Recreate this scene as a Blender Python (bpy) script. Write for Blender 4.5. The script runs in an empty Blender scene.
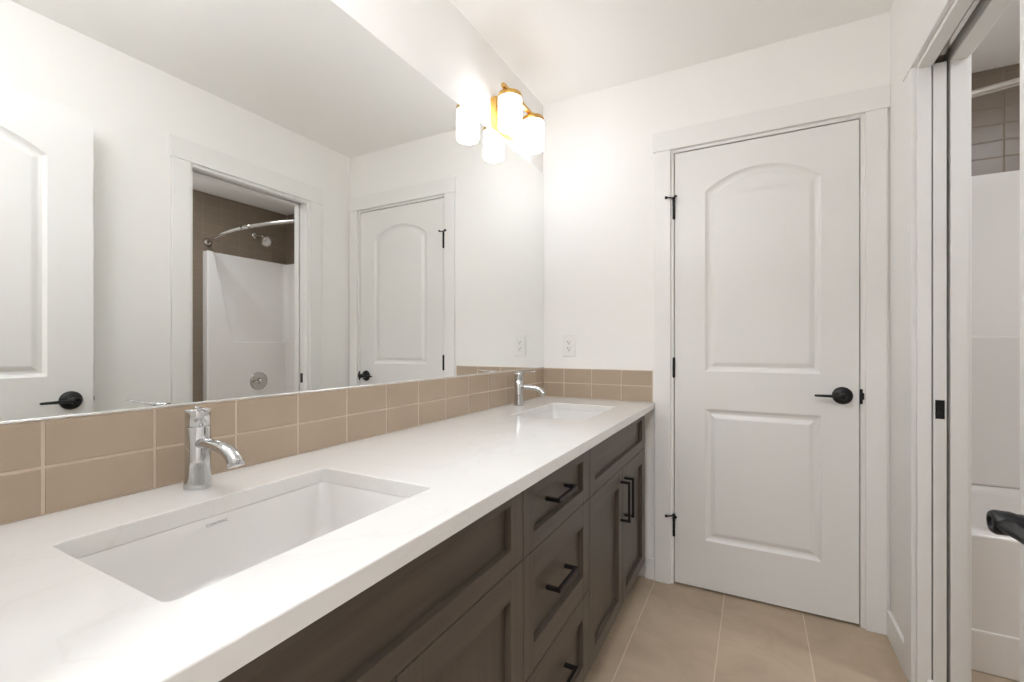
import bpy, bmesh, math
from mathutils import Vector, Matrix
C = bpy.context.scene.collection
PI = math.pi

# ------------------------------------------------------------------ camera, world, exposure
cam_d = bpy.data.cameras.new('camera')
cam_d.sensor_width = 36.0
cam_d.lens = 36.0 * 455.0 / 1024.0
cam_d.shift_y = 5.0 / 1024.0
cam_d.clip_start = 0.01
cam = bpy.data.objects.new('camera', cam_d)
cam.location = (0, 0, 1.13)
cam.rotation_euler = (PI/2, 0, math.atan2(242.5, 455.0))
C.objects.link(cam)
S = bpy.context.scene
S.camera = cam
w = bpy.data.worlds.new('world'); S.world = w
w.use_nodes = True
w.node_tree.nodes['Background'].inputs[0].default_value = (0.9, 0.95, 1, 1)
w.node_tree.nodes['Background'].inputs[1].default_value = 0.02
S.view_settings.view_transform = 'Standard'
S.view_settings.look = 'None'
S.view_settings.exposure = 0.12
S.view_settings.gamma = 1.0
S.view_settings.use_curve_mapping = False
S.cycles.max_bounces = 24
S.cycles.diffuse_bounces = 16
S.cycles.glossy_bounces = 8
S.cycles.caustics_reflective = True

LAMP = 10.5         # opal shades over the vanity
SHOWER_LAMP = 76.0   # ceiling disc in the tub room
HALL_FILL = 62.0    # added fill disc on the hall ceiling, out of view
FILL_GLOBE = 17.5      # added opal globe, out of view, brightens the near end
WARM = (0.97, 1.0, 1.065)

# ------------------------------------------------------------------ materials
def new_mat(name):
    m = bpy.data.materials.new(name); m.use_nodes = True
    return m, m.node_tree, m.node_tree.nodes['Principled BSDF']

def lk(nt, a, b): nt.links.new(a, b)

def plain(name, col, rough=0.5, metal=0.0, bump=0.0, bscale=200.0, spec=0.5, coat=0.0, var=0.0, vscale=4.0):
    m, nt, p = new_mat(name)
    p.inputs['Base Color'].default_value = (*col, 1)
    p.inputs['Roughness'].default_value = rough
    p.inputs['Metallic'].default_value = metal
    p.inputs['Specular IOR Level'].default_value = spec
    p.inputs['Coat Weight'].default_value = coat
    p.inputs['Coat Roughness'].default_value = 0.08
    tc = nt.nodes.new('ShaderNodeTexCoord')
    if var > 0:
        n = nt.nodes.new('ShaderNodeTexNoise'); n.inputs['Scale'].default_value = vscale; n.inputs['Detail'].default_value = 6
        lk(nt, tc.outputs['Object'], n.inputs['Vector'])
        r = nt.nodes.new('ShaderNodeValToRGB')
        r.color_ramp.elements[0].position = 0.3; r.color_ramp.elements[1].position = 0.7
        r.color_ramp.elements[0].color = (*[c*(1-var) for c in col], 1)
        r.color_ramp.elements[1].color = (*[min(1, c*(1+var)) for c in col], 1)
        lk(nt, n.outputs['Fac'], r.inputs['Fac']); lk(nt, r.outputs['Color'], p.inputs['Base Color'])
    if bump > 0:
        n = nt.nodes.new('ShaderNodeTexNoise'); n.inputs['Scale'].default_value = bscale; n.inputs['Detail'].default_value = 3
        lk(nt, tc.outputs['Object'], n.inputs['Vector'])
        b = nt.nodes.new('ShaderNodeBump'); b.inputs['Strength'].default_value = bump; b.inputs['Distance'].default_value = 0.002
        lk(nt, n.outputs['Fac'], b.inputs['Height']); lk(nt, b.outputs['Normal'], p.inputs['Normal'])
    return m

def emit(name, col, strength):
    m, nt, p = new_mat(name)
    p.inputs['Base Color'].default_value = (0.85, 0.85, 0.85, 1)
    p.inputs['Roughness'].default_value = 0.25
    p.inputs['Emission Color'].default_value = (*col, 1)
    p.inputs['Emission Strength'].default_value = strength
    return m

def wood(name, c0, c1, axis, rough=0.42):
    m, nt, p = new_mat(name)
    tc = nt.nodes.new('ShaderNodeTexCoord')
    mp = nt.nodes.new('ShaderNodeMapping')
    sc = [38.0, 38.0, 38.0]; sc[axis] = 2.2
    mp.inputs['Scale'].default_value = sc
    lk(nt, tc.outputs['Object'], mp.inputs['Vector'])
    n = nt.nodes.new('ShaderNodeTexNoise'); n.inputs['Scale'].default_value = 1.0; n.inputs['Detail'].default_value = 5; n.inputs['Roughness'].default_value = 0.6
    n.inputs['Distortion'].default_value = 0.4
    lk(nt, mp.outputs['Vector'], n.inputs['Vector'])
    r = nt.nodes.new('ShaderNodeValToRGB')
    r.color_ramp.elements[0].position = 0.32; r.color_ramp.elements[1].position = 0.72
    r.color_ramp.elements[0].color = (*c0, 1); r.color_ramp.elements[1].color = (*c1, 1)
    lk(nt, n.outputs['Fac'], r.inputs['Fac']); lk(nt, r.outputs['Color'], p.inputs['Base Color'])
    p.inputs['Roughness'].default_value = rough
    b = nt.nodes.new('ShaderNodeBump'); b.inputs['Strength'].default_value = 0.12; b.inputs['Distance'].default_value = 0.001
    lk(nt, n.outputs['Fac'], b.inputs['Height']); lk(nt, b.outputs['Normal'], p.inputs['Normal'])
    return m

def floor_tile(name):
    m, nt, p = new_mat(name)
    N = nt.nodes
    tc = N.new('ShaderNodeTexCoord'); sx = N.new('ShaderNodeSeparateXYZ'); lk(nt, tc.outputs['Object'], sx.inputs[0])
    def math_(op, a, b=None):
        k = N.new('ShaderNodeMath'); k.operation = op
        for i, v in enumerate((a, b)):
            if v is None: continue
            if isinstance(v, (int, float)): k.inputs[i].default_value = v
            else: lk(nt, v, k.inputs[i])
        return k.outputs[0]
    def edge(o, off, pitch, half):
        q = math_('FRACT', math_('DIVIDE', math_('SUBTRACT', o, off - 20*pitch), pitch))
        d = math_('ABSOLUTE', math_('SUBTRACT', q, 0.5))
        return math_('GREATER_THAN', d, 0.5 - half/pitch), math_('FLOOR', math_('DIVIDE', math_('SUBTRACT', o, off - 20*pitch), pitch))
    ex, ix = edge(sx.outputs['X'], -0.4225, 0.3015, 0.0017)
    ey, iy = edge(sx.outputs['Y'], 1.40, 0.915, 0.0017)
    g = math_('MAXIMUM', ex, ey)
    wn = N.new('ShaderNodeTexWhiteNoise'); wn.noise_dimensions = '2D'
    cb = N.new('ShaderNodeCombineXYZ'); lk(nt, ix, cb.inputs[0]); lk(nt, iy, cb.inputs[1]); lk(nt, cb.outputs[0], wn.inputs['Vector'])
    # mottled stone look, shifted tile by tile
    ad = N.new('ShaderNodeVectorMath'); ad.operation = 'ADD'
    sc = N.new('ShaderNodeVectorMath'); sc.operation = 'SCALE'; sc.inputs['Scale'].default_value = 7.0
    lk(nt, wn.outputs['Color'], sc.inputs[0]); lk(nt, tc.outputs['Object'], ad.inputs[0]); lk(nt, sc.outputs[0], ad.inputs[1])
    n1 = N.new('ShaderNodeTexNoise'); n1.inputs['Scale'].default_value = 5.0; n1.inputs['Detail'].default_value = 8; n1.inputs['Roughness'].default_value = 0.62; n1.inputs['Distortion'].default_value = 0.8
    lk(nt, ad.outputs[0], n1.inputs['Vector'])
    r = N.new('ShaderNodeValToRGB'); e = r.color_ramp.elements
    e[0].position = 0.28; e[0].color = (0.40, 0.312, 0.222, 1)
    e[1].position = 0.75; e[1].color = (0.52, 0.415, 0.305, 1)
    lk(nt, n1.outputs['Fac'], r.inputs['Fac'])
    mx = N.new('ShaderNodeMix'); mx.data_type = 'RGBA'
    lk(nt, g, mx.inputs['Factor']); lk(nt, r.outputs['Color'], mx.inputs['A']); mx.inputs['B'].default_value = (0.64, 0.54, 0.42, 1)
    lk(nt, mx.outputs['Result'], p.inputs['Base Color'])
    p.inputs['Roughness'].default_value = 0.45
    b = N.new('ShaderNodeBump'); b.inputs['Strength'].default_value = 0.5; b.inputs['Distance'].default_value = 0.0015
    lk(nt, math_('SUBTRACT', 1.0, g), b.inputs['Height']); lk(nt, b.outputs['Normal'], p.inputs['Normal'])
    return m

def quartz(name):
    m, nt, p = new_mat(name)
    N = nt.nodes
    tc = N.new('ShaderNodeTexCoord')
    n = N.new('ShaderNodeTexNoise'); n.inputs['Scale'].default_value = 2.6; n.inputs['Detail'].default_value = 7; n.inputs['Distortion'].default_value = 1.6
    lk(nt, tc.outputs['Object'], n.inputs['Vector'])
    r = N.new('ShaderNodeValToRGB'); e = r.color_ramp.elements
    e[0].position = 0.485; e[0].color = (0.72, 0.71, 0.69, 1)
    e[1].position = 0.515; e[1].color = (0.72, 0.71, 0.69, 1)
    k = r.color_ramp.elements.new(0.5); k.color = (0.695, 0.683, 0.66, 1)
    lk(nt, n.outputs['Fac'], r.inputs['Fac']); lk(nt, r.outputs['Color'], p.inputs['Base Color'])
    p.inputs['Roughness'].default_value = 0.12
    p.inputs['Specular IOR Level'].default_value = 0.38
    return m

M = {}
M['wall'] = plain('warm_white_wall_paint', (0.83, 0.817, 0.792), 0.75, bump=0.10, bscale=260)
M['ceiling'] = plain('ceiling_paint', (0.90, 0.89, 0.87), 0.85, bump=0.10, bscale=300)
M['trim'] = plain('white_trim_enamel', (0.78, 0.772, 0.75), 0.32, bump=0.03, bscale=120)
M['door'] = plain('white_door_enamel', (0.75, 0.742, 0.72), 0.34, bump=0.05, bscale=320)
M['plastic'] = plain('white_plastic', (0.80, 0.79, 0.76), 0.35)
M['slot'] = plain('dark_slot', (0.03, 0.03, 0.03), 0.6)
M['black'] = plain('matte_black_metal', (0.006, 0.006, 0.007), 0.36, metal=0.0, spec=0.35)
M['blackpull'] = plain('black_pull_metal', (0.008, 0.007, 0.007), 0.38, spec=0.4)
M['chrome'] = plain('polished_chrome', (0.60, 0.605, 0.61), 0.05, metal=1.0)
M['nickel'] = plain('brushed_nickel', (0.58, 0.555, 0.52), 0.18, metal=1.0)
M['brass'] = plain('satin_brass', (0.72, 0.44, 0.13), 0.28, metal=1.0)
M['mirror'] = plain('mirror_silver', (0.90, 0.915, 0.905), 0.0, metal=1.0)
M['channel'] = plain('mirror_channel', (0.85, 0.85, 0.84), 0.25, metal=0.6)
M['tile'] = plain('taupe_glazed_tile', (0.40, 0.315, 0.233), 0.22, bump=0.05, bscale=25, var=0.05, vscale=5)
M['shower_tile'] = plain('brown_shower_tile', (0.205, 0.160, 0.117), 0.36, bump=0.05, bscale=25, var=0.05, vscale=5)
M['shower_grout'] = plain('brown_shower_grout', (0.25, 0.20, 0.15), 0.8)
M['grout'] = plain('sand_grout', (0.56, 0.455, 0.355), 0.8)
M['floor'] = floor_tile('floor_stone_tile')
M['quartz'] = quartz('white_quartz')
M['ceramic'] = plain('sink_ceramic', (0.72, 0.708, 0.69), 0.10)
M['acrylic'] = plain('tub_acrylic', (0.78, 0.755, 0.725), 0.16)
M['wood_h'] = wood('dark_stained_maple_rail', (0.066, 0.051, 0.039), (0.096, 0.076, 0.058), 1)
M['wood_v'] = wood('dark_stained_maple_stile', (0.066, 0.051, 0.039), (0.096, 0.076, 0.058), 2)
M['ink'] = plain('grey_sink_print', (0.16, 0.16, 0.16), 0.5)
M['shade'] = emit('glowing_opal_glass', WARM, LAMP)
M['disc_shower'] = emit('glowing_disc_tub_room', WARM, SHOWER_LAMP)
M['hall_fill'] = emit('glowing_fill_hall', WARM, HALL_FILL)
M['globe_fill'] = emit('glowing_fill_globe', WARM, FILL_GLOBE)
M['rubber'] = plain('white_rubber', (0.7, 0.7, 0.68), 0.6)

# ------------------------------------------------------------------ mesh helpers
def merge(bm, tmp, mat):
    me = bpy.data.meshes.new('tmp')
    for f in tmp.faces: f.material_index = mat
    tmp.to_mesh(me); tmp.free()
    bm.from_mesh(me); bpy.data.meshes.remove(me)

def box(bm, x0, x1, y0, y1, z0, z1, bev=0.0, seg=2, mat=0):
    t = bmesh.new()
    r = bmesh.ops.create_cube(t, size=1)
    bmesh.ops.scale(t, vec=(x1-x0, y1-y0, z1-z0), verts=t.verts)
    bmesh.ops.translate(t, vec=((x0+x1)/2, (y0+y1)/2, (z0+z1)/2), verts=t.verts)
    if bev > 0:
        bmesh.ops.bevel(t, geom=list(t.edges), offset=bev, segments=seg, affect='EDGES', profile=0.5)
    merge(bm, t, mat)

def lathe(bm, prof, origin, axis='z', n=32, mat=0, smooth=True):
    """prof: list of (radius, height) along the axis; radius 0 closes."""
    t = bmesh.new()
    rings = []
    for r, h in prof:
        ring = []
        if r <= 1e-6:
            ring = [t.verts.new((0, 0, h))]
        else:
            for i in range(n):
                a = 2*PI*i/n
                ring.append(t.verts.new((r*math.cos(a), r*math.sin(a), h)))
        rings.append(ring)
    for a, b in zip(rings, rings[1:]):
        if len(a) == 1 and len(b) == 1: continue
        for i in range(n):
            j = (i+1) % n
            if len(a) == 1: f = t.faces.new((a[0], b[j], b[i]))
            elif len(b) == 1: f = t.faces.new((a[i], a[j], b[0]))
            else: f = t.faces.new((a[i], a[j], b[j], b[i]))
            f.smooth = smooth
    if axis == 'x': bmesh.ops.rotate(t, matrix=Matrix.Rotation(PI/2, 3, 'Y'), verts=t.verts)
    elif axis == '-x': bmesh.ops.rotate(t, matrix=Matrix.Rotation(-PI/2, 3, 'Y'), verts=t.verts)
    elif axis == '-y': bmesh.ops.rotate(t, matrix=Matrix.Rotation(PI/2, 3, 'X'), verts=t.verts)
    elif axis == 'y': bmesh.ops.rotate(t, matrix=Matrix.Rotation(-PI/2, 3, 'X'), verts=t.verts)
    bmesh.ops.translate(t, vec=origin, verts=t.verts)
    bmesh.ops.recalc_face_normals(t, faces=t.faces)
    merge(bm, t, mat)

def tube(bm, pts, radii, n=20, mat=0, flat=(1.0, 1.0), up=Vector((0, 0, 1))):
    """swept tube with per-point radius; flat = (side scale, up scale)."""
    t = bmesh.new(); rings = []
    P = [Vector(p) for p in pts]
    for i, p in enumerate(P):
        d = (P[min(i+1, len(P)-1)] - P[max(i-1, 0)]).normalized()
        s = d.cross(up)
        if s.length < 1e-4: s = Vector((0, 1, 0))
        s.normalize(); u = s.cross(d).normalized()
        r = radii[i] if isinstance(radii, (list, tuple)) else radii
        rings.append([t.verts.new(p + s*r*flat[0]*math.cos(2*PI*k/n) + u*r*flat[1]*math.sin(2*PI*k/n)) for k in range(n)])
    for a, b in zip(rings, rings[1:]):
        for k in range(n):
            f = t.faces.new((a[k], a[(k+1) % n], b[(k+1) % n], b[k])); f.smooth = True
    t.faces.new(list(reversed(rings[0]))); t.faces.new(rings[-1])
    bmesh.ops.recalc_face_normals(t, faces=t.faces)
    merge(bm, t, mat)

def prism(bm, poly, axis, a0, a1, bev=0.0, mat=0, seg=2):
    """extrude a 2-D polygon along an axis. axis 'x': poly=(y,z); 'y': (x,z); 'z': (x,y)"""
    t = bmesh.new()
    def P(u, v, a):
        return {'x': (a, u, v), 'y': (u, a, v), 'z': (u, v, a)}[axis]
    A = [t.verts.new(P(u, v, a0)) for u, v in poly]; B = [t.verts.new(P(u, v, a1)) for u, v in poly]
    n = len(poly)
    t.faces.new(A); t.faces.new(list(reversed(B)))
    for i in range(n): t.faces.new((A[i], B[i], B[(i+1) % n], A[(i+1) % n]))
    bmesh.ops.recalc_face_normals(t, faces=t.faces)
    if bev > 0:
        ed = [e for e in t.edges if len(e.link_faces) == 2 and e.calc_face_angle(0) > 0.5]
        bmesh.ops.bevel(t, geom=ed, offset=bev, segments=seg, affect='EDGES', profile=0.5)
    merge(bm, t, mat)

def rrect(x0, x1, y0, y1, r, n=6):
    out = []
    for cx, cy, a in ((x1-r, y1-r, 0), (x0+r, y1-r, PI/2), (x0+r, y0+r, PI), (x1-r, y0+r, 1.5*PI)):
        for i in range(n+1):
            t = a + PI/2*i/n
            out.append((cx + r*math.cos(t), cy + r*math.sin(t)))
    return out

def obj(name, bm, mats, parent=None, origin=(0, 0, 0)):
    """link bm (in coordinates of the place) as one mesh object whose origin sits at `origin`."""
    me = bpy.data.meshes.new(name)
    if not isinstance(mats, (list, tuple)): mats = [mats]
    o_ = Vector(origin)
    if parent is not None:
        acc = Vector(parent['_o']) if '_o' in parent else Vector((0, 0, 0))
        loc = o_ - acc if o_.length > 0 else Vector((0, 0, 0))
        wo = acc + loc
    else:
        loc = o_; wo = o_
    bmesh.ops.translate(bm, vec=-wo, verts=bm.verts)
    bm.to_mesh(me); bm.free()
    for m in mats: me.materials.append(M[m] if isinstance(m, str) else m)
    o = bpy.data.objects.new(name, me); C.objects.link(o)
    o.location = loc
    o['_o'] = tuple(wo)
    if parent is not None: o.parent = parent
    return o

def tag(o, label, cat, group=None, kind=None):
    o['label'] = label; o['category'] = cat
    if group: o['group'] = group
    if kind: o['kind'] = kind
    return o

def thing(name, label, cat, loc, group=None, kind=None):
    o = bpy.data.objects.new(name, None); C.objects.link(o)
    o.empty_display_size = 0.05
    o.location = loc; o['_o'] = tuple(loc)
    return tag(o, label, cat, group, kind)

def struct(name, bm, mats, label, cat, origin=(0, 0, 0)):
    return tag(obj(name, bm, mats, None, origin), label, cat, None, 'structure')

def dup(root, delta, label, group=None):
    def rec(o, parent):
        c = o.copy(); C.objects.link(c)
        if parent is not None: c.parent = parent
        for ch in [k for k in bpy.data.objects if k.parent == o]: rec(ch, c)
        return c
    r = rec(root, None)
    r.location = Vector(root.location) + Vector(delta)
    r['label'] = label
    if group: r['group'] = group
    return r

def B(): return bmesh.new()

# ------------------------------------------------------------------ main dimensions (metres; camera stands over the origin)
XM = -1.010      # mirror / tile face
XW = -1.018      # plaster of the vanity wall
XR = 0.468       # plaster of the right wall
XR2 = 0.588      # its other face, in the tub room
D = 2.270        # far wall plaster
H = 2.440        # ceiling
XS = 2.112       # shower head wall (tile face)
YB = 2.962       # tub room back wall (tile face)
ZC = 0.857       # counter top
OY0, OY1 = 1.262, 1.924      # pocket-door opening
OZ = 2.030

# ------------------------------------------------------------------ setting
bm = B(); box(bm, -2.1, 2.25, -2.4, 3.10, -0.06, 0.0)
struct('floor', bm, 'floor', 'taupe stone-look floor tiles in long planks with pale grout', 'floor')
bm = B(); box(bm, -2.1, 2.25, -2.4, 3.10, H, H+0.06)
struct('ceiling', bm, 'ceiling', 'plain white painted ceiling above the whole bathroom', 'ceiling')

bm = B(); box(bm, XW-0.10, XW, -0.12, D+0.12, 0, H)
struct('wall_left', bm, 'wall', 'warm white wall behind the vanity and long mirror', 'wall')
bm = B()
box(bm, XW, -0.366, D, D+0.12, 0, H); box(bm, 0.403, XR+0.02, D, D+0.12, 0, H); box(bm, -0.366, 0.403, D, D+0.12, 2.068, H)
struct('wall_far', bm, 'wall', 'warm white end wall around the closed panelled door', 'wall')
bm = B()
# solid length before the opening, header, two skins of the pocket beyond it
box(bm, XR, XR2, 0.0, OY0-0.018, 0, H)
box(bm, XR, XR2, OY0-0.018, OY1+0.012, 2.115, H)
box(bm, XR, XR+0.030, OY0-0.018, OY1+0.012, OZ+0.012, 2.116); box(bm, XR2-0.037, XR2, OY0-0.018, OY1+0.012, OZ+0.012, 2.116)
box(bm, XR, XR+0.030, OY1+0.012, 2.75, 0, H); box(bm, XR2-0.037, XR2, OY1+0.012, YB+0.10, 0, H)
box(bm, XR, XR2, 2.75, YB+0.10, 0, H)
box(bm, XR+0.029, XR2-0.036, OY1+0.012, 2.75, 2.115, H)
struct('wall_right', bm, 'wall', 'warm white wall with the pocket door opening to the tub room', 'wall')
bm = B()
box(bm, XW-0.10, -0.445, -0.12, 0.0, 0, H); box(bm, 0.372, XR2, -0.12, 0.0, 0, H); box(bm, -0.445, 0.372, -0.12, 0.0, 2.06, H)
struct('wall_near', bm, 'wall', 'wall with the entry doorway at the near end of the vanity', 'wall')
# tub room
bm = B(); box(bm, XS+0.010, XS+0.11, 0.80, YB+0.11, 0, H)
struct('wall_tub_room_side', bm, 'wall', 'tub room wall that carries the shower head', 'wall')
bm = B(); box(bm, XR2, XS+0.11, YB+0.010, YB+0.11, 0, H)
struct('wall_tub_room_back', bm, 'wall', 'tub room wall along the long side of the tub', 'wall')
bm = B(); box(bm, XR2, XS+0.010, 0.80, 0.90, 0, H)
struct('wall_tub_room_near', bm, 'wall', 'tub room wall facing the tub', 'wall')
# hall behind the camera
bm = B(); box(bm, -1.9, 1.5, -2.3, -2.2, 0, H)
struct('wall_hall_end', bm, 'wall', 'hall wall opposite the bathroom doorway', 'wall')
bm = B(); box(bm, -1.9, -1.8, -2.2, -0.12, 0, H); box(bm, -1.8, XW-0.10, -0.20, -0.12, 0, H)
struct('wall_hall_left', bm, 'wall', 'hall wall to the left of the bathroom doorway', 'wall')
bm = B(); box(bm, 1.4, 1.5, -2.2, -0.12, 0, H); box(bm, XR2, 1.4, -0.20, -0.12, 0, H)
struct('wall_hall_right', bm, 'wall', 'hall wall to the right of the bathroom doorway', 'wall')

# baseboards
def board(name, x0, x1, y0, y1, label):
    bm = B(); box(bm, x0, x1, y0, y1, 0.0, 0.100, 0.003); struct(name, bm, 'trim', label, 'baseboard')
board('baseboard_far', -0.470, -0.4245, D-0.012, D, 'short white baseboard between vanity and far door casing')
board('baseboard_right', XR-0.013, XR, 2.0245, D-0.012, 'short white baseboard between the pocket opening and far corner')
board('baseboard_near', XR-0.013, XR, 0.0, 1.164, 'white baseboard along the right wall behind the open door')
board('baseboard_tub_room', XS-0.003, XS+0.010, 0.90, 2.020, 'white baseboard in the tub room below the shower head wall')

# ------------------------------------------------------------------ door casings
def casing_y(name, xl0, xl1, xr0, xr1, hx0, hx1, zleg, ztop, yface, label):
    t = thing(name, label, 'door casing', ((xl0+xr1)/2, yface, 0), kind='structure')
    for a, b in ((xl0, xl1), (xr0, xr1)):
        bm = B(); box(bm, a, b, yface-0.015, yface, 0, zleg, 0.002); obj('casing_leg', bm, 'trim', t)
    bm = B(); box(bm, hx0, hx1, yface-0.0178, yface, zleg, ztop, 0.002); obj('casing_header', bm, 'trim', t)
    return t
c1 = casing_y('trim_1', -0.424, -0.352, 0.389, 0.459, -0.432, XR-0.0005, 2.060, 2.152, D, 'white flat casing around the closed panelled door')
bm = B()   # jamb with stop
for x0, x1 in ((-0.365, -0.3385), (0.3755, 0.402)): box(bm, x0, x1, D-0.001, D+0.119, 0, 2.067, 0.0008)
box(bm, -0.3385, 0.3755, D-0.001, D+0.119, 2.0465, 2.067)
for x0, x1 in ((-0.3385, -0.322), (0.359, 0.3755)): box(bm, x0, x1, D+0.042, D+0.075, 0, 2.0465)
box(bm, -0.322, 0.359, D+0.042, D+0.075, 2.030, 2.0465)
obj('door_jamb', bm, 'trim', c1)

def casing_x(name, xface, sgn, y0, y1, zleg, ztop, label, ov=0.008, wleg=0.083):
    t = thing(name, label, 'door casing', (xface, (y0+y1)/2, 0), kind='structure')
    def bx(ya, yb, za, zb, th):
        bm = B(); a, b = sorted((xface, xface + sgn*th)); box(bm, a, b, ya, yb, za, zb, 0.002); return bm
    obj('casing_leg', bx(y0-wleg, y0, 0, zleg, 0.0125), 'trim', t)
    obj('casing_leg', bx(y1, y1+wleg, 0, zleg, 0.0125), 'trim', t)
    obj('casing_header', bx(y0-wleg-ov, y1+wleg+ov, zleg, ztop, 0.0150), 'trim', t)
    return t
c2 = casing_x('trim_2', XR, -1, OY0-0.014, OY1+0.016, 2.046, 2.150, 'white flat casing around the pocket door opening on the right wall')
bm = B()
box(bm, XR-0.001, XR+0.034, OY1, OY1+0.013, 0, OZ+0.013, 0.001)            # split jamb, bathroom side
box(bm, XR2-0.040, XR2+0.001, OY1, OY1+0.013, 0, OZ+0.013, 0.001)          # split jamb, tub room side
box(bm, XR-0.001, XR2+0.001, OY0-0.019, OY0, 0, OZ+0.013, 0.001)           # strike side
box(bm, XR-0.001, XR+0.036, OY0, OY1, OZ, OZ+0.013, 0.001); box(bm, XR2-0.042, XR2+0.001, OY0, OY1, OZ, OZ+0.013, 0.001)
obj('split_jamb', bm, 'trim', c2)
bm = B(); box(bm, XR+0.048, XR+0.062, OY0, OY1+0.6, OZ+0.018, OZ+0.045, 0.001)
obj('door_track', bm, 'nickel', c2)
bm = B(); lathe(bm, [(0, 0), (0.012, 0.0), (0.012, 0.045), (0.009, 0.055), (0, 0.058)], (XR+0.030, OY1+0.003, 0.0), n=20)
obj('floor_guide', bm, 'rubber', c2)
casing_x('trim_3', XR2, 1, OY0-0.008, OY1+0.012, 2.046, 2.150, 'white casing on the tub room side of the pocket opening')

# ------------------------------------------------------------------ panelled door leaf (built flat: local u = width, z up, face toward -v)
def panel_outline(u0, u1, z0, z1, rise, n=24):
    pts = [(u0, z0), (u1, z0)]
    if rise <= 0: return pts + [(u1, z1), (u0, z1)]
    hw = (u1-u0)/2; R = (hw*hw + rise*rise)/(2*rise); c = (u0+u1)/2; zc = z1 + rise - R
    a = math.asin(hw/R)
    for i in range(n+1):
        t = a - 2*a*i/n
        pts.append((c + R*math.sin(t), zc + R*math.cos(t)))
    return pts

def inset(poly, d):
    out = []; n = len(poly)
    for i in range(n):
        p0, p1, p2 = Vector(poly[i-1]), Vector(poly[i]), Vector(poly[(i+1) % n])
        e1 = (p1-p0).normalized(); e2 = (p2-p1).normalized()
        n1 = Vector((-e1.y, e1.x)); n2 = Vector((-e2.y, e2.x))
        k = (n1+n2); k = k / max(0.25, k.dot(n1))
        out.append(tuple(p1 + k*d))
    return out

PROFILE = [(0, 0), (0.004, 0.0035), (0.012, 0.0085), (0.020, 0.0100), (0.024, 0.0098), (0.034, 0.0055), (0.041, 0.0030), (0.044, 0.0026)]
def door_leaf(width, height, thick, xf):
    """xf maps (u, v, z) -> place; v=0 is the shown face, v grows into the leaf."""
    bm = B()
    st = width*0.190
    hu, hl = 0.131, 0.134
    panels = [panel_outline(hl, width-0.127, 0.222, 0.830, 0), panel_outline(hl, width-0.127, 1.003, 1.833, 0.083)]
    def V(u, v, z): return bm.verts.new(xf(u, v, z))
    for side in (0, 1):
        def VV(u, v, z): return V(u, v if side == 0 else thick - v, z)
        edges = []
        outer = [VV(*q) for q in ((0, 0, 0), (width, 0, 0), (width, 0, height), (0, 0, height))]
        edges += [bm.edges.new((outer[i], outer[(i+1) % 4])) for i in range(4)]
        for pl in panels:
            prev = None
            for k, (d, dep) in enumerate(PROFILE):
                ring = [VV(u, dep, z) for u, z in (inset(pl, d) if d else pl)]
                n = len(ring)
                if k == 0: edges += [bm.edges.new((ring[i], ring[(i+1) % n])) for i in range(n)]
                else:
                    for i in range(n):
                        f = bm.faces.new((prev[i], prev[(i+1) % n], ring[(i+1) % n], ring[i]))
                prev = ring
            bm.faces.new(prev)
        bmesh.ops.triangle_fill(bm, use_beauty=True, use_dissolve=False, edges=edges)
        if side == 0: o0 = outer
        else: o1 = outer
    for i in range(4):
        j = (i+1) % 4
        bm.faces.new((o0[i], o0[j], o1[j], o1[i]))
    bmesh.ops.recalc_face_normals(bm, faces=bm.faces)
    return bm

def lever(parent, xf, zc, uc, sgn):
    """rose > lever. u along the door, v out of the face, sgn = direction of the lever along u."""
    def T(bm):
        for v in bm.verts: v.co = Vector(xf(v.co.x, -v.co.y, v.co.z))
        bmesh.ops.recalc_face_normals(bm, faces=bm.faces)
        return bm
    bm = B()
    lathe(bm, [(0, 0), (0.0355, 0.0), (0.0355, 0.004), (0.033, 0.0085), (0.024, 0.0115), (0.016, 0.013), (0.0135, 0.016), (0, 0.016)], (uc, 0, zc), 'y', 40)
    rose = obj('door_handle', T(bm), 'black', parent)
    bm = B()
    lathe(bm, [(0, 0.012), (0.0125, 0.012), (0.0122, 0.040), (0.0140, 0.046), (0.0142, 0.060), (0.0120, 0.0635), (0.0060, 0.0640), (0.0052, 0.0620), (0, 0.0620)], (uc, 0, zc), 'y', 32)
    pts = [(uc, 0.053, zc), (uc+sgn*0.018, 0.053, zc), (uc+sgn*0.04, 0.0525, zc), (uc+sgn*0.075, 0.0515, zc), (uc+sgn*0.096, 0.0505, zc), (uc+sgn*0.100, 0.0503, zc)]
    tube(bm, pts, [0.0095, 0.0092, 0.0075, 0.0062, 0.0056, 0.0042], n=20, flat=(1.05, 0.85))
    obj('lever', T(bm), 'black', rose)
    return rose

# closed door on the far wall
DX0, DX1 = -0.335, 0.3722
d1 = thing('door_1', 'closed white two-panel door with arched upper panel on the far wall', 'door', ((DX0+DX1)/2, D, 0.010), kind='structure')
xf1 = lambda u, v, z: (DX0 + u, D + 0.003 + v, 0.010 + z)
obj('door_leaf', door_leaf(DX1-DX0, 2.032, 0.035, xf1), 'door', d1)
lever(d1, xf1, 0.918, 0.3165 - DX0, -1)
bm = B(); box(bm, 0.3737, 0.3830, D-0.0025, D+0.006, 0.897, 0.957, 0.001)
box(bm, 0.3770, 0.3870, D-0.005, D-0.002, 0.915, 0.942, 0.001)
obj('strike_plate', bm, 'black', d1)

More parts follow.
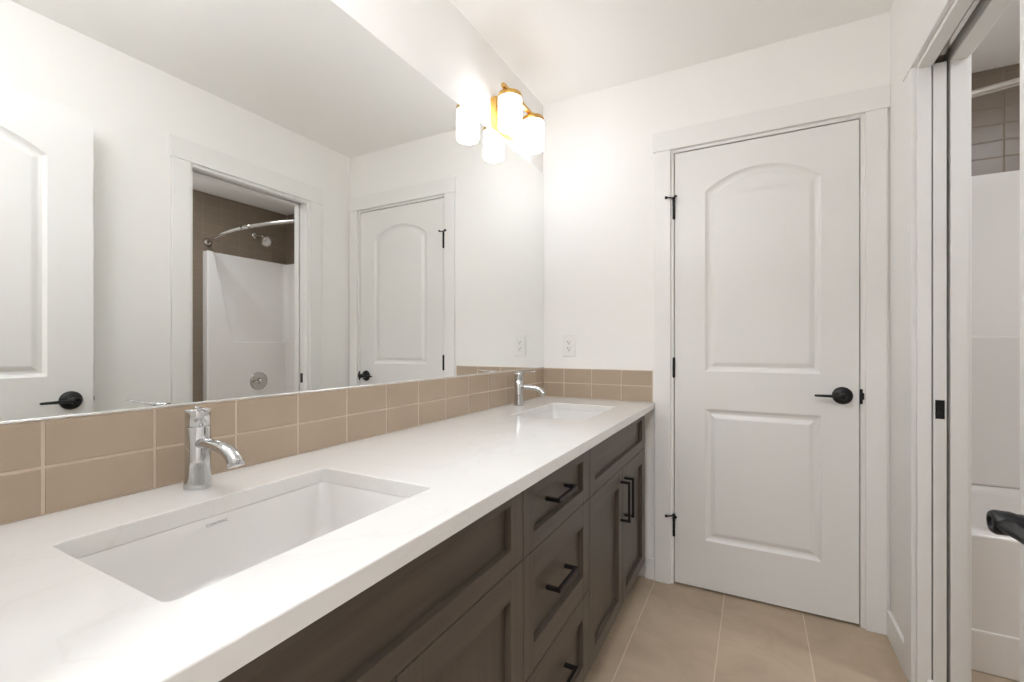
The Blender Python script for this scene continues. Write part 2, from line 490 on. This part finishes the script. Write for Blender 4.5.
def hinge(zc, stop, up=True):
    bm = B()
    x, y = -0.3375, D-0.004
    lathe(bm, [(0, -0.048), (0.004, -0.048), (0.0062, -0.045), (0.0062, -0.016), (0.0056, -0.0155), (0.0062, -0.015), (0.0062, 0.015), (0.0056, 0.0155), (0.0062, 0.016), (0.0062, 0.045), (0.004, 0.048), (0, 0.048)], (x, y, zc), n=18)
    box(bm, x-0.0015, x+0.0015, y, y+0.03, zc-0.045, zc+0.045)
    h = obj('hinge', bm, 'black', d1)
    if stop:
        b2 = B(); z = zc+0.052
        lathe(b2, [(0, -0.004), (0.0075, -0.004), (0.0075, 0.004), (0.004, 0.008), (0, 0.008)], (x, y, z), n=18)
        tube(b2, [(x, y, z), (x-0.018, y-0.020, z), (x-0.030, y-0.026, z)], 0.0032, n=10)
        lathe(b2, [(0, 0), (0.0065, 0), (0.0065, 0.010), (0, 0.010)], (x-0.026, y-0.026, z), '-x', n=14)
        tube(b2, [(x, y, z), (x+0.012, y-0.022, z+0.001)], 0.0032, n=10)
        lathe(b2, [(0, 0), (0.0055, 0), (0.0055, 0.009), (0, 0.009)], (x+0.012, y-0.020, z+0.001), '-y', n=14)
        obj('pin_stop', b2, 'black', h)
hinge(1.779, True); hinge(1.028, False); hinge(0.275, True)

# open entry door, parallel to the right wall
XD = 0.313; EY = 0.8185
d2 = thing('door_2', 'white two-panel door swung open along the right wall', 'door', (XD+0.017, 0.41, 0.012), kind='structure')
W2 = 0.800
xf2 = lambda u, v, z: (XD + v, EY - u, 0.012 + z)       # u=0 at the latch edge
obj('door_leaf', door_leaf(W2, 2.032, 0.035, xf2), 'door', d2)
lever(d2, xf2, 0.908, EY - 0.7505, 1)
xf2b = lambda u, v, z: (XD + 0.035 - v, EY - u, 0.012 + z)
lever(d2, xf2b, 0.908, EY - 0.7505, 1)
bm = B(); box(bm, XD+0.006, XD+0.029, EY-0.001, EY+0.0012, 0.892, 0.950, 0.0006)
box(bm, XD+0.010, XD+0.025, EY, EY+0.010, 0.911, 0.929, 0.002)
obj('latch', bm, 'nickel', d2)

# pocket door, slid into the wall
d3 = thing('door_3', 'white pocket door slid into the right wall with its edge showing', 'door', (XR+0.056, OY1+0.33, 0.012), kind='structure')
bm = B(); box(bm, XR+0.0388, XR+0.0715, OY1+0.003, OY1+0.68, 0.012, 2.037, 0.0012)
obj('door_leaf', bm, 'door', d3)
bm = B(); box(bm, XR+0.0438, XR+0.0665, OY1+0.0012, OY1+0.006, 0.897, 0.957, 0.0008)
box(bm, XR+0.048, XR+0.062, OY1-0.0004, OY1+0.003, 0.933, 0.937, 0.0005); box(bm, XR+0.049, XR+0.056, OY1-0.0004, OY1+0.003, 0.918, 0.927, 0.001)
obj('edge_pull', bm, 'black', d3)

# ------------------------------------------------------------------ vanity
XF = -0.453; TH = 0.019; XB = XF - TH          # door faces, thickness, cabinet box face
PX = XF - 0.0155                                # recessed panel face

def shaker(y0, y1, z0, z1, rail_t, rail_b, stile=0.056):
    """frame-and-panel front; frame pieces and panel in one mesh (grain per piece)."""
    bm = B(); e = 0.0014
    box(bm, XB+0.0005, XF, y0, y0+stile, z0, z1, e, mat=1); box(bm, XB+0.0005, XF, y1-stile, y1, z0, z1, e, mat=1)
    box(bm, XB+0.0005, XF-0.0001, y0+stile, y1-stile, z0, z0+rail_b, 0.0009, mat=0); box(bm, XB+0.0005, XF-0.0001, y0+stile, y1-stile, z1-rail_t, z1, 0.0009, mat=0)
    vert = 1 if (z1-z0) > (y1-y0) else 0
    box(bm, XB+0.0008, PX, y0+stile-0.004, y1-stile+0.004, z0+rail_b-0.004, z1-rail_t+0.004, mat=vert)
    return bm

def pull(along, yc, zc, L, face):
    """square bar pull: bar with two feet; along 'y' or 'z'."""
    bm = B(); xo = -0.4345 if along == 'y' else -0.4195; h = 0.0048; f = 0.0048
    if along == 'y':
        box(bm, xo-h, xo+h, yc-L/2, yc+L/2, zc-h, zc+h, 0.0008)
        for s in (-1, 1): box(bm, face, xo, yc+s*(L/2-f)-f, yc+s*(L/2-f)+f, zc-f, zc+f, 0.0008)
    else:
        box(bm, xo-h, xo+h, yc-h, yc+h, zc-L/2, zc+L/2, 0.0008)
        for s in (-1, 1): box(bm, face, xo, yc-f, yc+f, zc+s*(L/2-f)-f, zc+s*(L/2-f)+f, 0.0008)
    return bm

G = 0.0014  # half gap between fronts
WOOD = ['wood_h', 'wood_v']
def sink_cabinet(y0, y1, label):
    t = thing('sink_base_cabinet', label, 'cabinet', (-0.73, (y0+y1)/2, 0.0), 'vanity sink base cabinets')
    bm = B()
    box(bm, XW+0.002, XB, y0+0.001, y0+0.018, 0.115, 0.8265, mat=1); box(bm, XW+0.002, XB, y1-0.018, y1-0.001, 0.115, 0.8265, mat=1)
    box(bm, XW+0.002, XB, y0+0.018, y1-0.018, 0.115, 0.133); box(bm, XW+0.002, XW+0.010, y0+0.018, y1-0.018, 0.133, 0.8265)
    box(bm, XB-0.018, XB, y0+0.018, y1-0.018, 0.800, 0.8265); box(bm, XB-0.018, XB, y0+0.018, y1-0.018, 0.635, 0.672)
    obj('carcass', bm, WOOD, t)
    bm = B(); box(bm, XB-0.085, XB-0.069, y0+0.001, y1-0.001, 0.0, 0.1145); obj('toe_kick', bm, 'wood_h', t)
    obj('false_front', shaker(y0+G, y1-G, 0.656+G, 0.824, 0.032, 0.040), WOOD, t)
    ym = (y0+y1)/2
    for a, b, s in ((y0, ym, 1), (ym, y1, -1)):
        d = obj('cabinet_door', shaker(a+G, b-G, 0.120, 0.656-G, 0.062, 0.046), WOOD, t)
        yc = (b - 0.030) if s > 0 else (a + 0.030)
        obj('pull_handle', pull('z', yc, 0.536, 0.155, XF-0.0006), 'blackpull', d)
    return t
YA0, YA1, YB1 = 0.092, 0.903, 1.361
YC1 = 2.172
sinkcab = sink_cabinet(YB1, YC1, 'dark brown cabinet below the far sink, doors with upright black pulls')
dup(sinkcab, (0, YA1-YC1, 0), 'dark brown cabinet below the near sink, left of the drawers')

t = thing('drawer_cabinet', 'dark brown cabinet of three drawers between the two sink cabinets', 'cabinet', (-0.73, (YA1+YB1)/2, 0.0))
bm = B()
box(bm, XW+0.002, XB, YA1+0.001, YA1+0.018, 0.115, 0.8265, mat=1); box(bm, XW+0.002, XB, YB1-0.018, YB1-0.001, 0.115, 0.8265, mat=1)
box(bm, XW+0.002, XB, YA1+0.018, YB1-0.018, 0.115, 0.133); box(bm, XW+0.002, XW+0.010, YA1+0.018, YB1-0.018, 0.133, 0.8265)
for a, b in ((0.800, 0.8265), (0.640, 0.672), (0.360, 0.390)): box(bm, XB-0.018, XB, YA1+0.018, YB1-0.018, a, b)
obj('carcass', bm, WOOD, t)
bm = B(); box(bm, XB-0.085, XB-0.069, YA1+0.001, YB1-0.001, 0.0, 0.1145); obj('toe_kick', bm, 'wood_h', t)
for z0, z1, rt, rb, zp in ((0.656+G, 0.824, 0.040, 0.040, 0.741), (0.375+G, 0.656-G, 0.066, 0.062, 0.515), (0.120, 0.375-G, 0.062, 0.050, 0.238)):
    d = obj('drawer', shaker(YA1+G, YB1-G, z0, z1, rt, rb), WOOD, t)
    obj('pull_handle', pull('y', 1.130, zp, 0.136, PX-0.0006), 'blackpull', d)
bm = B(); box(bm, XB-0.018, XB, YC1+0.001, D-0.013, 0.115, 0.8265, mat=1)
tag(obj('filler_strip', bm, WOOD, None, (XB, YC1, 0.115)), 'narrow dark brown filler strip between far cabinet and end wall', 'filler strip')
bm = B(); box(bm, XB-0.018, XB, 0.001, YA0-0.001, 0.115, 0.8265, mat=1)
tag(obj('filler_strip', bm, WOOD, None, (XB, 0.001, 0.115)), 'narrow dark brown filler strip at the near end of vanity', 'filler strip')

# countertop with two cut-outs
SINKS = [(-0.853, -0.5505, 0.254, 0.703), (-0.853, -0.5505, 1.576, 2.025)]
bm = B()
def rect_loop(x0, x1, y0, y1): return [(x0, y0), (x1, y0), (x1, y1), (x0, y1)]
BV = 0.0022
def loop_pts(k, off):
    """outline k pulled back by off into the stone (0 = slab outline, 1.. = cut-outs)"""
    if k == 0: return rect_loop(XM-0.006+off, -0.427-off, 0.001+off, D-0.0005-off)
    x0, x1, y0, y1 = SINKS[k-1]
    return rrect(x0-off, x1+off, y0-off, y1+off, 0.012+off, 6)
def ring(k, off, z): return [bm.verts.new((x, y, z)) for x, y in loop_pts(k, off)]
tops, bots = [], []
for k in range(3):
    rs = [ring(k, BV, ZC), ring(k, BV*0.3, ZC-BV*0.3), ring(k, 0, ZC-BV), ring(k, 0, ZC-0.030)]
    for a_, b_ in zip(rs, rs[1:]):
        n = len(a_)
        for i in range(n): bm.faces.new((a_[i], a_[(i+1) % n], b_[(i+1) % n], b_[i]))
    tops += [bm.edges.get((rs[0][i], rs[0][(i+1) % len(rs[0])])) for i in range(len(rs[0]))]
    bots += [bm.edges.get((rs[3][i], rs[3][(i+1) % len(rs[3])])) for i in range(len(rs[3]))]
bmesh.ops.triangle_fill(bm, use_beauty=True, use_dissolve=False, edges=tops)
bmesh.ops.triangle_fill(bm, use_beauty=True, use_dissolve=False, edges=bots)
bmesh.ops.recalc_face_normals(bm, faces=bm.faces)
tag(obj('countertop', bm, 'quartz', None, (-0.72, D/2, ZC-0.030)), 'long white quartz countertop with two rectangular sink cut-outs', 'countertop')

# undermount sinks
def text_mesh(body, size, extr):
    cu = bpy.data.curves.new('txt', 'FONT'); cu.body = body; cu.size = size; cu.extrude = extr
    cu.align_x = 'CENTER'; cu.align_y = 'CENTER'; cu.space_character = 1.18
    o = bpy.data.objects.new('txt', cu); C.objects.link(o)
    dg = bpy.context.evaluated_depsgraph_get()
    me = bpy.data.meshes.new_from_object(o.evaluated_get(dg))
    bpy.data.objects.remove(o); bpy.data.curves.remove(cu)
    b = bmesh.new(); b.from_mesh(me); bpy.data.meshes.remove(me)
    return b

def sink(x0, x1, y0, y1, label):
    t = thing('undermount_sink', label, 'sink', ((x0+x1)/2, (y0+y1)/2, 0.690), 'undermount sinks')
    bm = B(); zt = ZC-0.0305
    loops = [(0.022, zt, .022), (0.0025, zt, .016), (0.0008, zt-0.0008, .017), (0.000, zt-0.003, .018), (-0.003, zt-0.03, .028), (-0.010, 0.735, .034), (-0.016, 0.716, .040), (-0.028, 0.703, .045), (-0.050, 0.697, .05)]
    rings = []
    for off, z, r in loops:
        rings.append([bm.verts.new((x, y, z)) for x, y in rrect(x0-off, x1+off, y0-off, y1+off, r, 8)])
    n = len(rings[0])
    cx, cy = x0 + 0.135, (y0+y1)/2
    rings.append([bm.verts.new((cx + (v.co.x-(x0+x1)/2)*0.17, cy + (v.co.y-cy)*0.12, 0.6935)) for v in rings[-1]])
    # outside shell
    outs = [[bm.verts.new((x, y, z)) for x, y in rrect(x0-off, x1+off, y0-off, y1+off, r, 8)] for off, z, r in ((0.022, zt-0.010, .022), (0.012, zt-0.012, .03), (0.004, 0.72, .04), (-0.03, 0.685, .05))]
    for a, b in zip(rings, rings[1:]):
        for i in range(n):
            f = bm.faces.new((a[i], a[(i+1) % n], b[(i+1) % n], b[i])); f.smooth = True
    bm.faces.new(rings[-1])
    prev = rings[0]
    for r in outs:
        for i in range(n):
            f = bm.faces.new((prev[i], prev[(i+1) % n], r[(i+1) % n], r[i])); f.smooth = True
        prev = r
    bm.faces.new(prev)
    bmesh.ops.recalc_face_normals(bm, faces=bm.faces)
    obj('basin', bm, 'ceramic', t)
    bm = B(); lathe(bm, [(0, 0.000), (0.032, 0.000), (0.032, 0.002), (0.027, 0.0045), (0.022, 0.003), (0.021, 0.006), (0.012, 0.0085), (0, 0.009)], (cx, cy, 0.6936), n=32)
    obj('drain', bm, 'chrome', t)
    b = text_mesh('CONTRAC', 0.0070, 0.00015)
    # lies on the sloping back wall of the basin, reads along +y
    for v in b.verts:
        u, w_ = v.co.x, v.co.y
        z = 0.8125 + w_
        xw = x0 + 0.000 + (zt - 0.004 - z)*(0.003/0.026)
        v.co = Vector((xw + 0.0004 + v.co.z, 0.4715 - 0.478 + cy + u, z))
    obj('lettering', b, 'ink', t)
    return t
s1 = sink(*SINKS[0], 'white rectangular undermount sink in the near half of the counter')
dup(s1, (0, SINKS[1][2]-SINKS[0][2], 0), 'white rectangular undermount sink at the far end of the counter')

# faucets
def faucet(x, y, ang, label):
    t = thing('faucet', label, 'faucet', (x, y, ZC), 'single lever chrome faucets')
    bm = B()
    lathe(bm, [(0, 0), (0.0236, 0.0), (0.0238, 0.003), (0.0228, 0.014), (0.0216, 0.026), (0.0210, 0.045), (0.0210, 0.1175), (0.0203, 0.1185), (0, 0.1185)], (x, y, ZC), n=48)
    obj('body', bm, 'chrome', t)
    bm = B()
    c, s = math.cos(0.0), math.sin(0.0)
    P = [(0.014, 0.0880), (0.035, 0.0885), (0.062, 0.0875), (0.084, 0.0850), (0.100, 0.0800), (0.112, 0.0730), (0.1205, 0.0645), (0.124, 0.0560)]
    tube(bm, [(x+u, y, ZC+z) for u, z in P], [0.0125, 0.0112, 0.0108, 0.0110, 0.0115, 0.0120, 0.0125, 0.0126], n=28, flat=(1.12, 0.92))
    obj('spout', bm, 'chrome', t)
    bm = B()
    lathe(bm, [(0, 0.1185), (0.0198, 0.1185), (0.0199, 0.1205), (0.0210, 0.1210), (0.0210, 0.1500), (0.0203, 0.1512), (0, 0.1512)], (x, y, ZC), n=48)
    hd = obj('handle', bm, 'chrome', t)
    bm = B(); ca, sa = math.cos(ang), math.sin(ang)
    L = [(-0.010, 0.1530, 0.0060), (0.016, 0.1535, 0.0058), (0.040, 0.1545, 0.0048), (0.070, 0.1580, 0.0042), (0.086, 0.1600, 0.0036)]
    tube(bm, [(x+ca*u, y+sa*u, ZC+z) for u, z, r in L], [r for *_, r in L], n=16, flat=(1.1, 0.55))
    obj('lever', bm, 'chrome', hd)
    return t
faucet(-0.948, 0.490, -0.34, 'chrome single-lever faucet behind the near, larger-looking sink')
faucet(-0.948, 1.846, -0.10, 'chrome single-lever faucet behind the far sink, by the corner')

# tiled backsplash: two rows, stack bond, grout slab behind the raised tiles
def tiles(bm, axis, a_joints, z_joints, face, depth, gap=0.0050, sign=1):
    """axis 'y': wall plane x=face, tiles along y; axis 'x': plane y=face. sign = direction out of the wall."""
    g = gap/2; back = face - sign*depth; lo = face - sign*0.0012
    def slab(u0, u1, z0, z1, f0, f1, bev, mat):
        a, b = sorted((f0, f1))
        if axis == 'y': box(bm, a, b, u0, u1, z0, z1, bev, 2, mat)
        else: box(bm, u0, u1, a, b, z0, z1, bev, 2, mat)
    slab(a_joints[0], a_joints[-1], z_joints[0], z_joints[-1], back, lo, 0, 1)
    for u0, u1 in zip(a_joints, a_joints[1:]):
        if u1-u0 < 0.012: continue
        for z0, z1 in zip(z_joints, z_joints[1:]):
            slab(u0+g, u1-g, z0+g, z1-g, back, face, 0.0009, 0)
ZT = 1.011
ZJ = [ZC+0.0005, 0.9345, ZT]
J = [0.002] + [0.1365 + 0.1548*k for k in range(14)] + [D-0.0092]
J = [j for j in J if j < D-0.011] + [D-0.0092]
bm = B(); tiles(bm, 'y', J, ZJ, XM, 0.0075)
tag(obj('backsplash', bm, ['tile', 'grout'], None, (XW, D/2, ZC)), 'long taupe tile backsplash two rows high under the mirror', 'backsplash')
bm = B(); tiles(bm, 'x', [XM+0.0002, -0.893, -0.741, -0.588, -0.4365], ZJ, D-0.009, 0.0085, sign=-1)
tag(obj('backsplash', bm, ['tile', 'grout'], None, (-0.72, D, ZC)), 'short taupe tile backsplash on the end wall beside the door', 'backsplash')

# mirror
t = thing('wall_mirror', 'frameless wall-to-wall mirror above the vanity', 'mirror', (XW, D/2, ZT))
bm = B(); box(bm, XW+0.001, XM-0.001, 0.002, D-0.0012, ZT+0.0021, 2.066, 0.0006, 1)
obj('glass', bm, 'mirror', t)
bm = B(); box(bm, XW+0.0005, XM+0.001, 0.002, D-0.006, ZT+0.0005, ZT+0.0020, 0.0003, 1); box(bm, XM-0.0009, XM+0.0006, 0.002, D-0.006, ZT+0.0020, ZT+0.0040, 0.0004, 1)
obj('edge_channel', bm, 'channel', t)

# outlet
t = thing('wall_outlet', 'white outlet plate on the end wall above the short backsplash', 'outlet', (-0.865, D, 1.133))
bm = B(); box(bm, -0.902, -0.828, D-0.006, D-0.0002, 1.073, 1.193, 0.0025, 3); obj('cover_plate', bm, 'plastic', t)
bm = B(); box(bm, -0.882, -0.848, D-0.0085, D-0.0055, 1.099, 1.167, 0.0015)
for zc in (1.116, 1.150):
    for dx, hh in ((-0.007, 0.0045), (0.006, 0.0035)): box(bm, -0.865+dx-0.0011, -0.865+dx+0.0011, D-0.0092, D-0.008, zc-hh+0.003, zc+hh+0.003, mat=1)
    lathe(bm, [(0, 0), (0.0028, 0), (0.0028, 0.0008), (0, 0.0008)], (-0.865, D-0.0084, zc-0.008), '-y', 12, mat=1)
obj('receptacle', bm, ['plastic', 'slot'], t)

# ------------------------------------------------------------------ vanity lights
def vanity_light(yc, label):
    t = thing('vanity_light', label, 'wall light', (XW, yc, 2.15), 'two-shade brass vanity lights')
    bm = B(); box(bm, XW+0.0005, XW+0.030, yc-0.084, yc+0.084, 2.090, 2.216, 0.002); obj('backplate', bm, 'brass', t)
    bm = B(); box(bm, XW+0.029, -0.9065, yc-0.008, yc+0.008, 2.1880, 2.2020, 0.0012)
    lathe(bm, [(0, 0), (0.011, 0), (0.011, 0.012), (0, 0.012)], (-0.905, yc, 2.1890), n=16)
    obj('arm', bm, 'brass', t)
    bm = B(); box(bm, -0.9125, -0.8975, yc-0.176, yc+0.176, 2.1880, 2.2030, 0.0012); obj('crossbar', bm, 'brass', t)
    for s in (-1, 1):
        y = yc + s*0.113; x = -0.905
        bm = B(); lathe(bm, [(0, 2.1885), (0.012, 2.1885), (0.012, 2.1860), (0.046, 2.1860), (0.0500, 2.1830), (0.0505, 2.1660), (0.0485, 2.1640), (0, 2.1640)], (x, y, 0), n=40)
        cp = obj('shade_cap', bm, 'brass', t)
        bm = B(); lathe(bm, [(0, 2.1645), (0.0490, 2.1645), (0.0490, 2.0440), (0.0470, 2.0395), (0.043, 2.0375), (0.008, 2.0370), (0, 2.0370)], (x, y, 0), n=48)
        obj('lamp_shade', bm, 'shade', cp)
        bm = B(); lathe(bm, [(0, 2.0325), (0.005, 2.0335), (0.007, 2.0360), (0.007, 2.0371), (0, 2.0371)], (x, y, 0), n=16)
        obj('finial', bm, 'brass', cp)
    return t
v1 = vanity_light(1.793, 'brass wall light with two glowing white shades above the far sink')
dup(v1, (0, -1.315, 0), 'added unseen copy of the brass wall light above the nearest sink')  # second fixture is added out of frame to brighten the near end

def disc_light(x, y, r, matname, label):
    t = thing('ceiling_light', label, 'ceiling light', (x, y, H))
    bm = B(); lathe(bm, [(0, 0), (r, 0), (r, -0.016), (r*0.93, -0.020), (r*0.90, -0.014), (0, -0.014)], (x, y, H-0.0002), n=48); obj('trim_ring', bm, 'plastic', t)
    bm = B(); lathe(bm, [(0, -0.0142), (r*0.89, -0.0142), (r*0.86, -0.024), (r*0.6, -0.030), (0, -0.032)], (x, y, H-0.0002), n=48); obj('diffuser', bm, matname, t)
    return t
disc_light(1.33, 1.75, 0.13, 'disc_shower', 'round flush ceiling light in the tub room')
t = thing('ceiling_light', 'added unseen opal fill globe over the near end of the bathroom', 'ceiling light', (-0.36, 0.30, H))  # invented fill globe, kept out of frame and out of the mirror
bm = B(); lathe(bm, [(0, 0), (0.065, 0), (0.065, -0.012), (0.030, -0.022), (0.030, -0.135), (0, -0.135)], (-0.36, 0.30, H-0.0002), n=40); obj('canopy', bm, 'brass', t)
bm = B(); lathe(bm, [(0.030, -0.1260)] + [(0.125*math.sin(q), -0.250 + 0.125*math.cos(q)) for q in [0.25 + (PI-0.25)*i/24 for i in range(24)]] + [(0, -0.375)], (-0.36, 0.30, H), n=40); obj('globe', bm, 'globe_fill', t)
disc_light(0.0, -1.15, 0.26, 'hall_fill', 'added unseen fill disc on the hall ceiling outside the bathroom')  # invented hall disc, sends fill through the doorway from behind the camera

# ------------------------------------------------------------------ tub room: tile, tub, fittings
TX0, TX1 = 0.590, XS-0.002
TY0, TY1 = 2.155, YB-0.002
ZS = 1.940
zj = [ZS] + [ZS + 0.0775*k for k in range(1, 7)]; zj = [z for z in zj if z < H-0.004] + [H-0.002]
bm = B()
tiles(bm, 'y', [2.176] + [2.176+0.1545*k for k in range(1, 6)] + [YB-0.0006], [ZS+0.001]+zj[1:], XS, 0.0095, sign=-1)
tiles(bm, 'y', [2.0215, 2.176], [0.002] + [ZS-0.0775*k for k in range(24, -1, -1)] + zj[1:], XS, 0.0095, sign=-1)
tag(obj('shower_tile', bm, ['shower_tile', 'shower_grout'], None, (XS, 2.5, 0)), 'brown tile on the shower head wall, with a strip to the floor beside the tub', 'wall tile')
bm = B()
xs = [XS-0.0006 - 0.1545*k for k in range(0, 10)]; xs = sorted([x for x in xs if x > TX0+0.02] + [TX0+0.001])
tiles(bm, 'x', xs, [ZS+0.001]+zj[1:], YB, 0.0095, sign=-1)
tag(obj('shower_tile', bm, ['shower_tile', 'shower_grout'], None, (1.35, YB, ZS)), 'brown tile band above the long back side of the tub surround', 'wall tile')

t = thing('bathtub', 'white one-piece tub with tall moulded surround in the tub room', 'bathtub', ((TX0+TX1)/2, (TY0+TY1)/2, 0))
bm = B()
box(bm, TX0, TX1, TY0+0.0005, TY0+0.045, 0.0, 0.4655, 0.001)
box(bm, TX0, TX1, TY0-0.004, TY0+0.045, 0.0, 0.146, 0.006, 3)
obj('apron', bm, 'acrylic', t)
bm = B(); zr = 0.478
loops = [(0.0, zr-0.013, .03, 0), (0.0, zr-0.011, .03, 0), (-0.004, zr-0.003, .03, 0), (-0.012, zr, .03, 0), (-0.085, zr, .10, 0), (-0.098, zr-0.010, .11, 0), (-0.104, zr-0.03, .12, 0), (-0.125, 0.22, .14, 0), (-0.15, 0.13, .16, 0), (-0.20, 0.105, .17, 0)]
rings = [[bm.verts.new((x, y, z)) for x, y in rrect(TX0-off, TX1+off, TY0-off, TY1+off, r, 8)] for off, z, r, _ in loops]
n = len(rings[0])
for a, b in zip(rings, rings[1:]):
    for i in range(n):
        f = bm.faces.new((a[i], a[(i+1) % n], b[(i+1) % n], b[i])); f.smooth = True
bm.faces.new(rings[-1]); bmesh.ops.recalc_face_normals(bm, faces=bm.faces)
for f in bm.faces: f.normal_flip() if f.normal.z < -0.9 and f.calc_center_median().z < 0.2 else None
obj('basin', bm, 'acrylic', t)
bm = B()
# shower head end: lower block with a ledge, slanted front column, recessed field above
poly = [(TY0+0.024, zr), (TY1-0.02, zr), (TY1-0.02, 1.170), (2.400, 1.170), (2.245, ZS-0.04), (2.235, ZS), (TY0+0.024, ZS)]
prism(bm, poly, 'x', XS-0.058, XS-0.004, 0.010, seg=3)
box(bm, XS-0.014, XS-0.0025, TY0+0.023, TY1, zr, ZS, 0.002)
prism(bm, poly, 'x', TX0+0.002, TX0+0.056, 0.010, seg=3)
box(bm, TX0, TX0+0.012, TY0+0.023, TY1, zr, ZS, 0.002)
box(bm, TX0+0.002, XS-0.0025, YB-0.062, YB-0.004, zr, 1.180, 0.014, 3)
box(bm, TX0+0.002, XS-0.0025, YB-0.018, YB-0.003, zr, ZS, 0.003)
# soft inside corners
for xc, sg in ((XS-0.014, -1), (TX0+0.012, 1)):
    pts = [(xc, YB-0.018)] + [(xc + sg*0.05*(1-math.sin(a)), YB-0.018-0.05*(1-math.cos(a))) for a in [PI/2*i/6 for i in range(7)]]
    prism(bm, pts, 'z', zr, ZS-0.006)
obj('surround', bm, 'acrylic', t)

# shower head, valve, curtain rod
yh = 2.630
t = thing('showerhead', 'brushed nickel shower head on its arm above the tub surround', 'shower head', (XS, yh, 2.165))
bm = B(); lathe(bm, [(0, 0), (0.030, 0), (0.029, 0.006), (0.018, 0.012), (0, 0.012)], (XS, yh, 2.165), '-x', 28); obj('flange', bm, 'nickel', t)
bm = B(); tube(bm, [(XS-0.004, yh, 2.165), (XS-0.05, yh, 2.165), (XS-0.10, yh, 2.152), (XS-0.145, yh, 2.120)], 0.0105, n=16); obj('arm', bm, 'nickel', t)
bm = B()
lathe(bm, [(0, 0.0), (0.014, 0.0), (0.016, 0.02), (0.026, 0.034), (0.050, 0.052), (0.053, 0.060), (0.050, 0.064), (0, 0.064)], (0, 0, 0), 'z', 32)
bmesh.ops.rotate(bm, matrix=Matrix.Rotation(math.radians(-128), 3, 'Y'), verts=bm.verts)
bmesh.ops.translate(bm, vec=(XS-0.140, yh, 2.124), verts=bm.verts); obj('head', bm, 'nickel', t)
t = thing('shower_valve', 'round nickel shower valve plate on the white surround', 'shower valve', (XS-0.058, yh, 0.805))
bm = B(); lathe(bm, [(0, 0), (0.084, 0), (0.083, 0.005), (0.070, 0.010), (0.040, 0.014), (0, 0.014)], (XS-0.058, yh, 0.805), '-x', 40); pl = obj('escutcheon', bm, 'nickel', t)
bm = B(); lathe(bm, [(0, 0.010), (0.027, 0.010), (0.025, 0.045), (0.020, 0.055), (0, 0.056)], (XS-0.058, yh, 0.805), '-x', 28)
tube(bm, [(XS-0.100, yh, 0.805), (XS-0.104, yh-0.03, 0.803), (XS-0.106, yh-0.065, 0.800)], [0.010, 0.0085, 0.007], n=14); obj('valve_handle', bm, 'nickel', pl)
t = thing('shower_curtain_rod', 'curved nickel shower curtain rod across the front of the tub', 'curtain rod', ((TX0+TX1)/2, 2.2, 2.018))
xa, xb = TX0-0.012, XS; ya = 2.215; bow = 0.150
pts = []
for i in range(41):
    q = i/40; pts.append((xa + (xb-xa)*q, ya - bow*math.sin(PI*q)**0.9, 2.018))
bm = B(); tube(bm, pts, 0.0125, n=16)
tube(bm, pts[18:22], 0.0145, n=16); obj('rod', bm, 'nickel', t)
for x, ax in ((XS-0.0002, '-x'), (XR2+0.0002, 'x')):
    bm = B(); lathe(bm, [(0, 0), (0.036, 0), (0.035, 0.008), (0.022, 0.020), (0.017, 0.034), (0, 0.034)], (x, ya-0.004, 2.018), ax, 28); obj('flange', bm, 'nickel', t)

for o in bpy.data.objects:
    if '_o' in o: del o['_o']
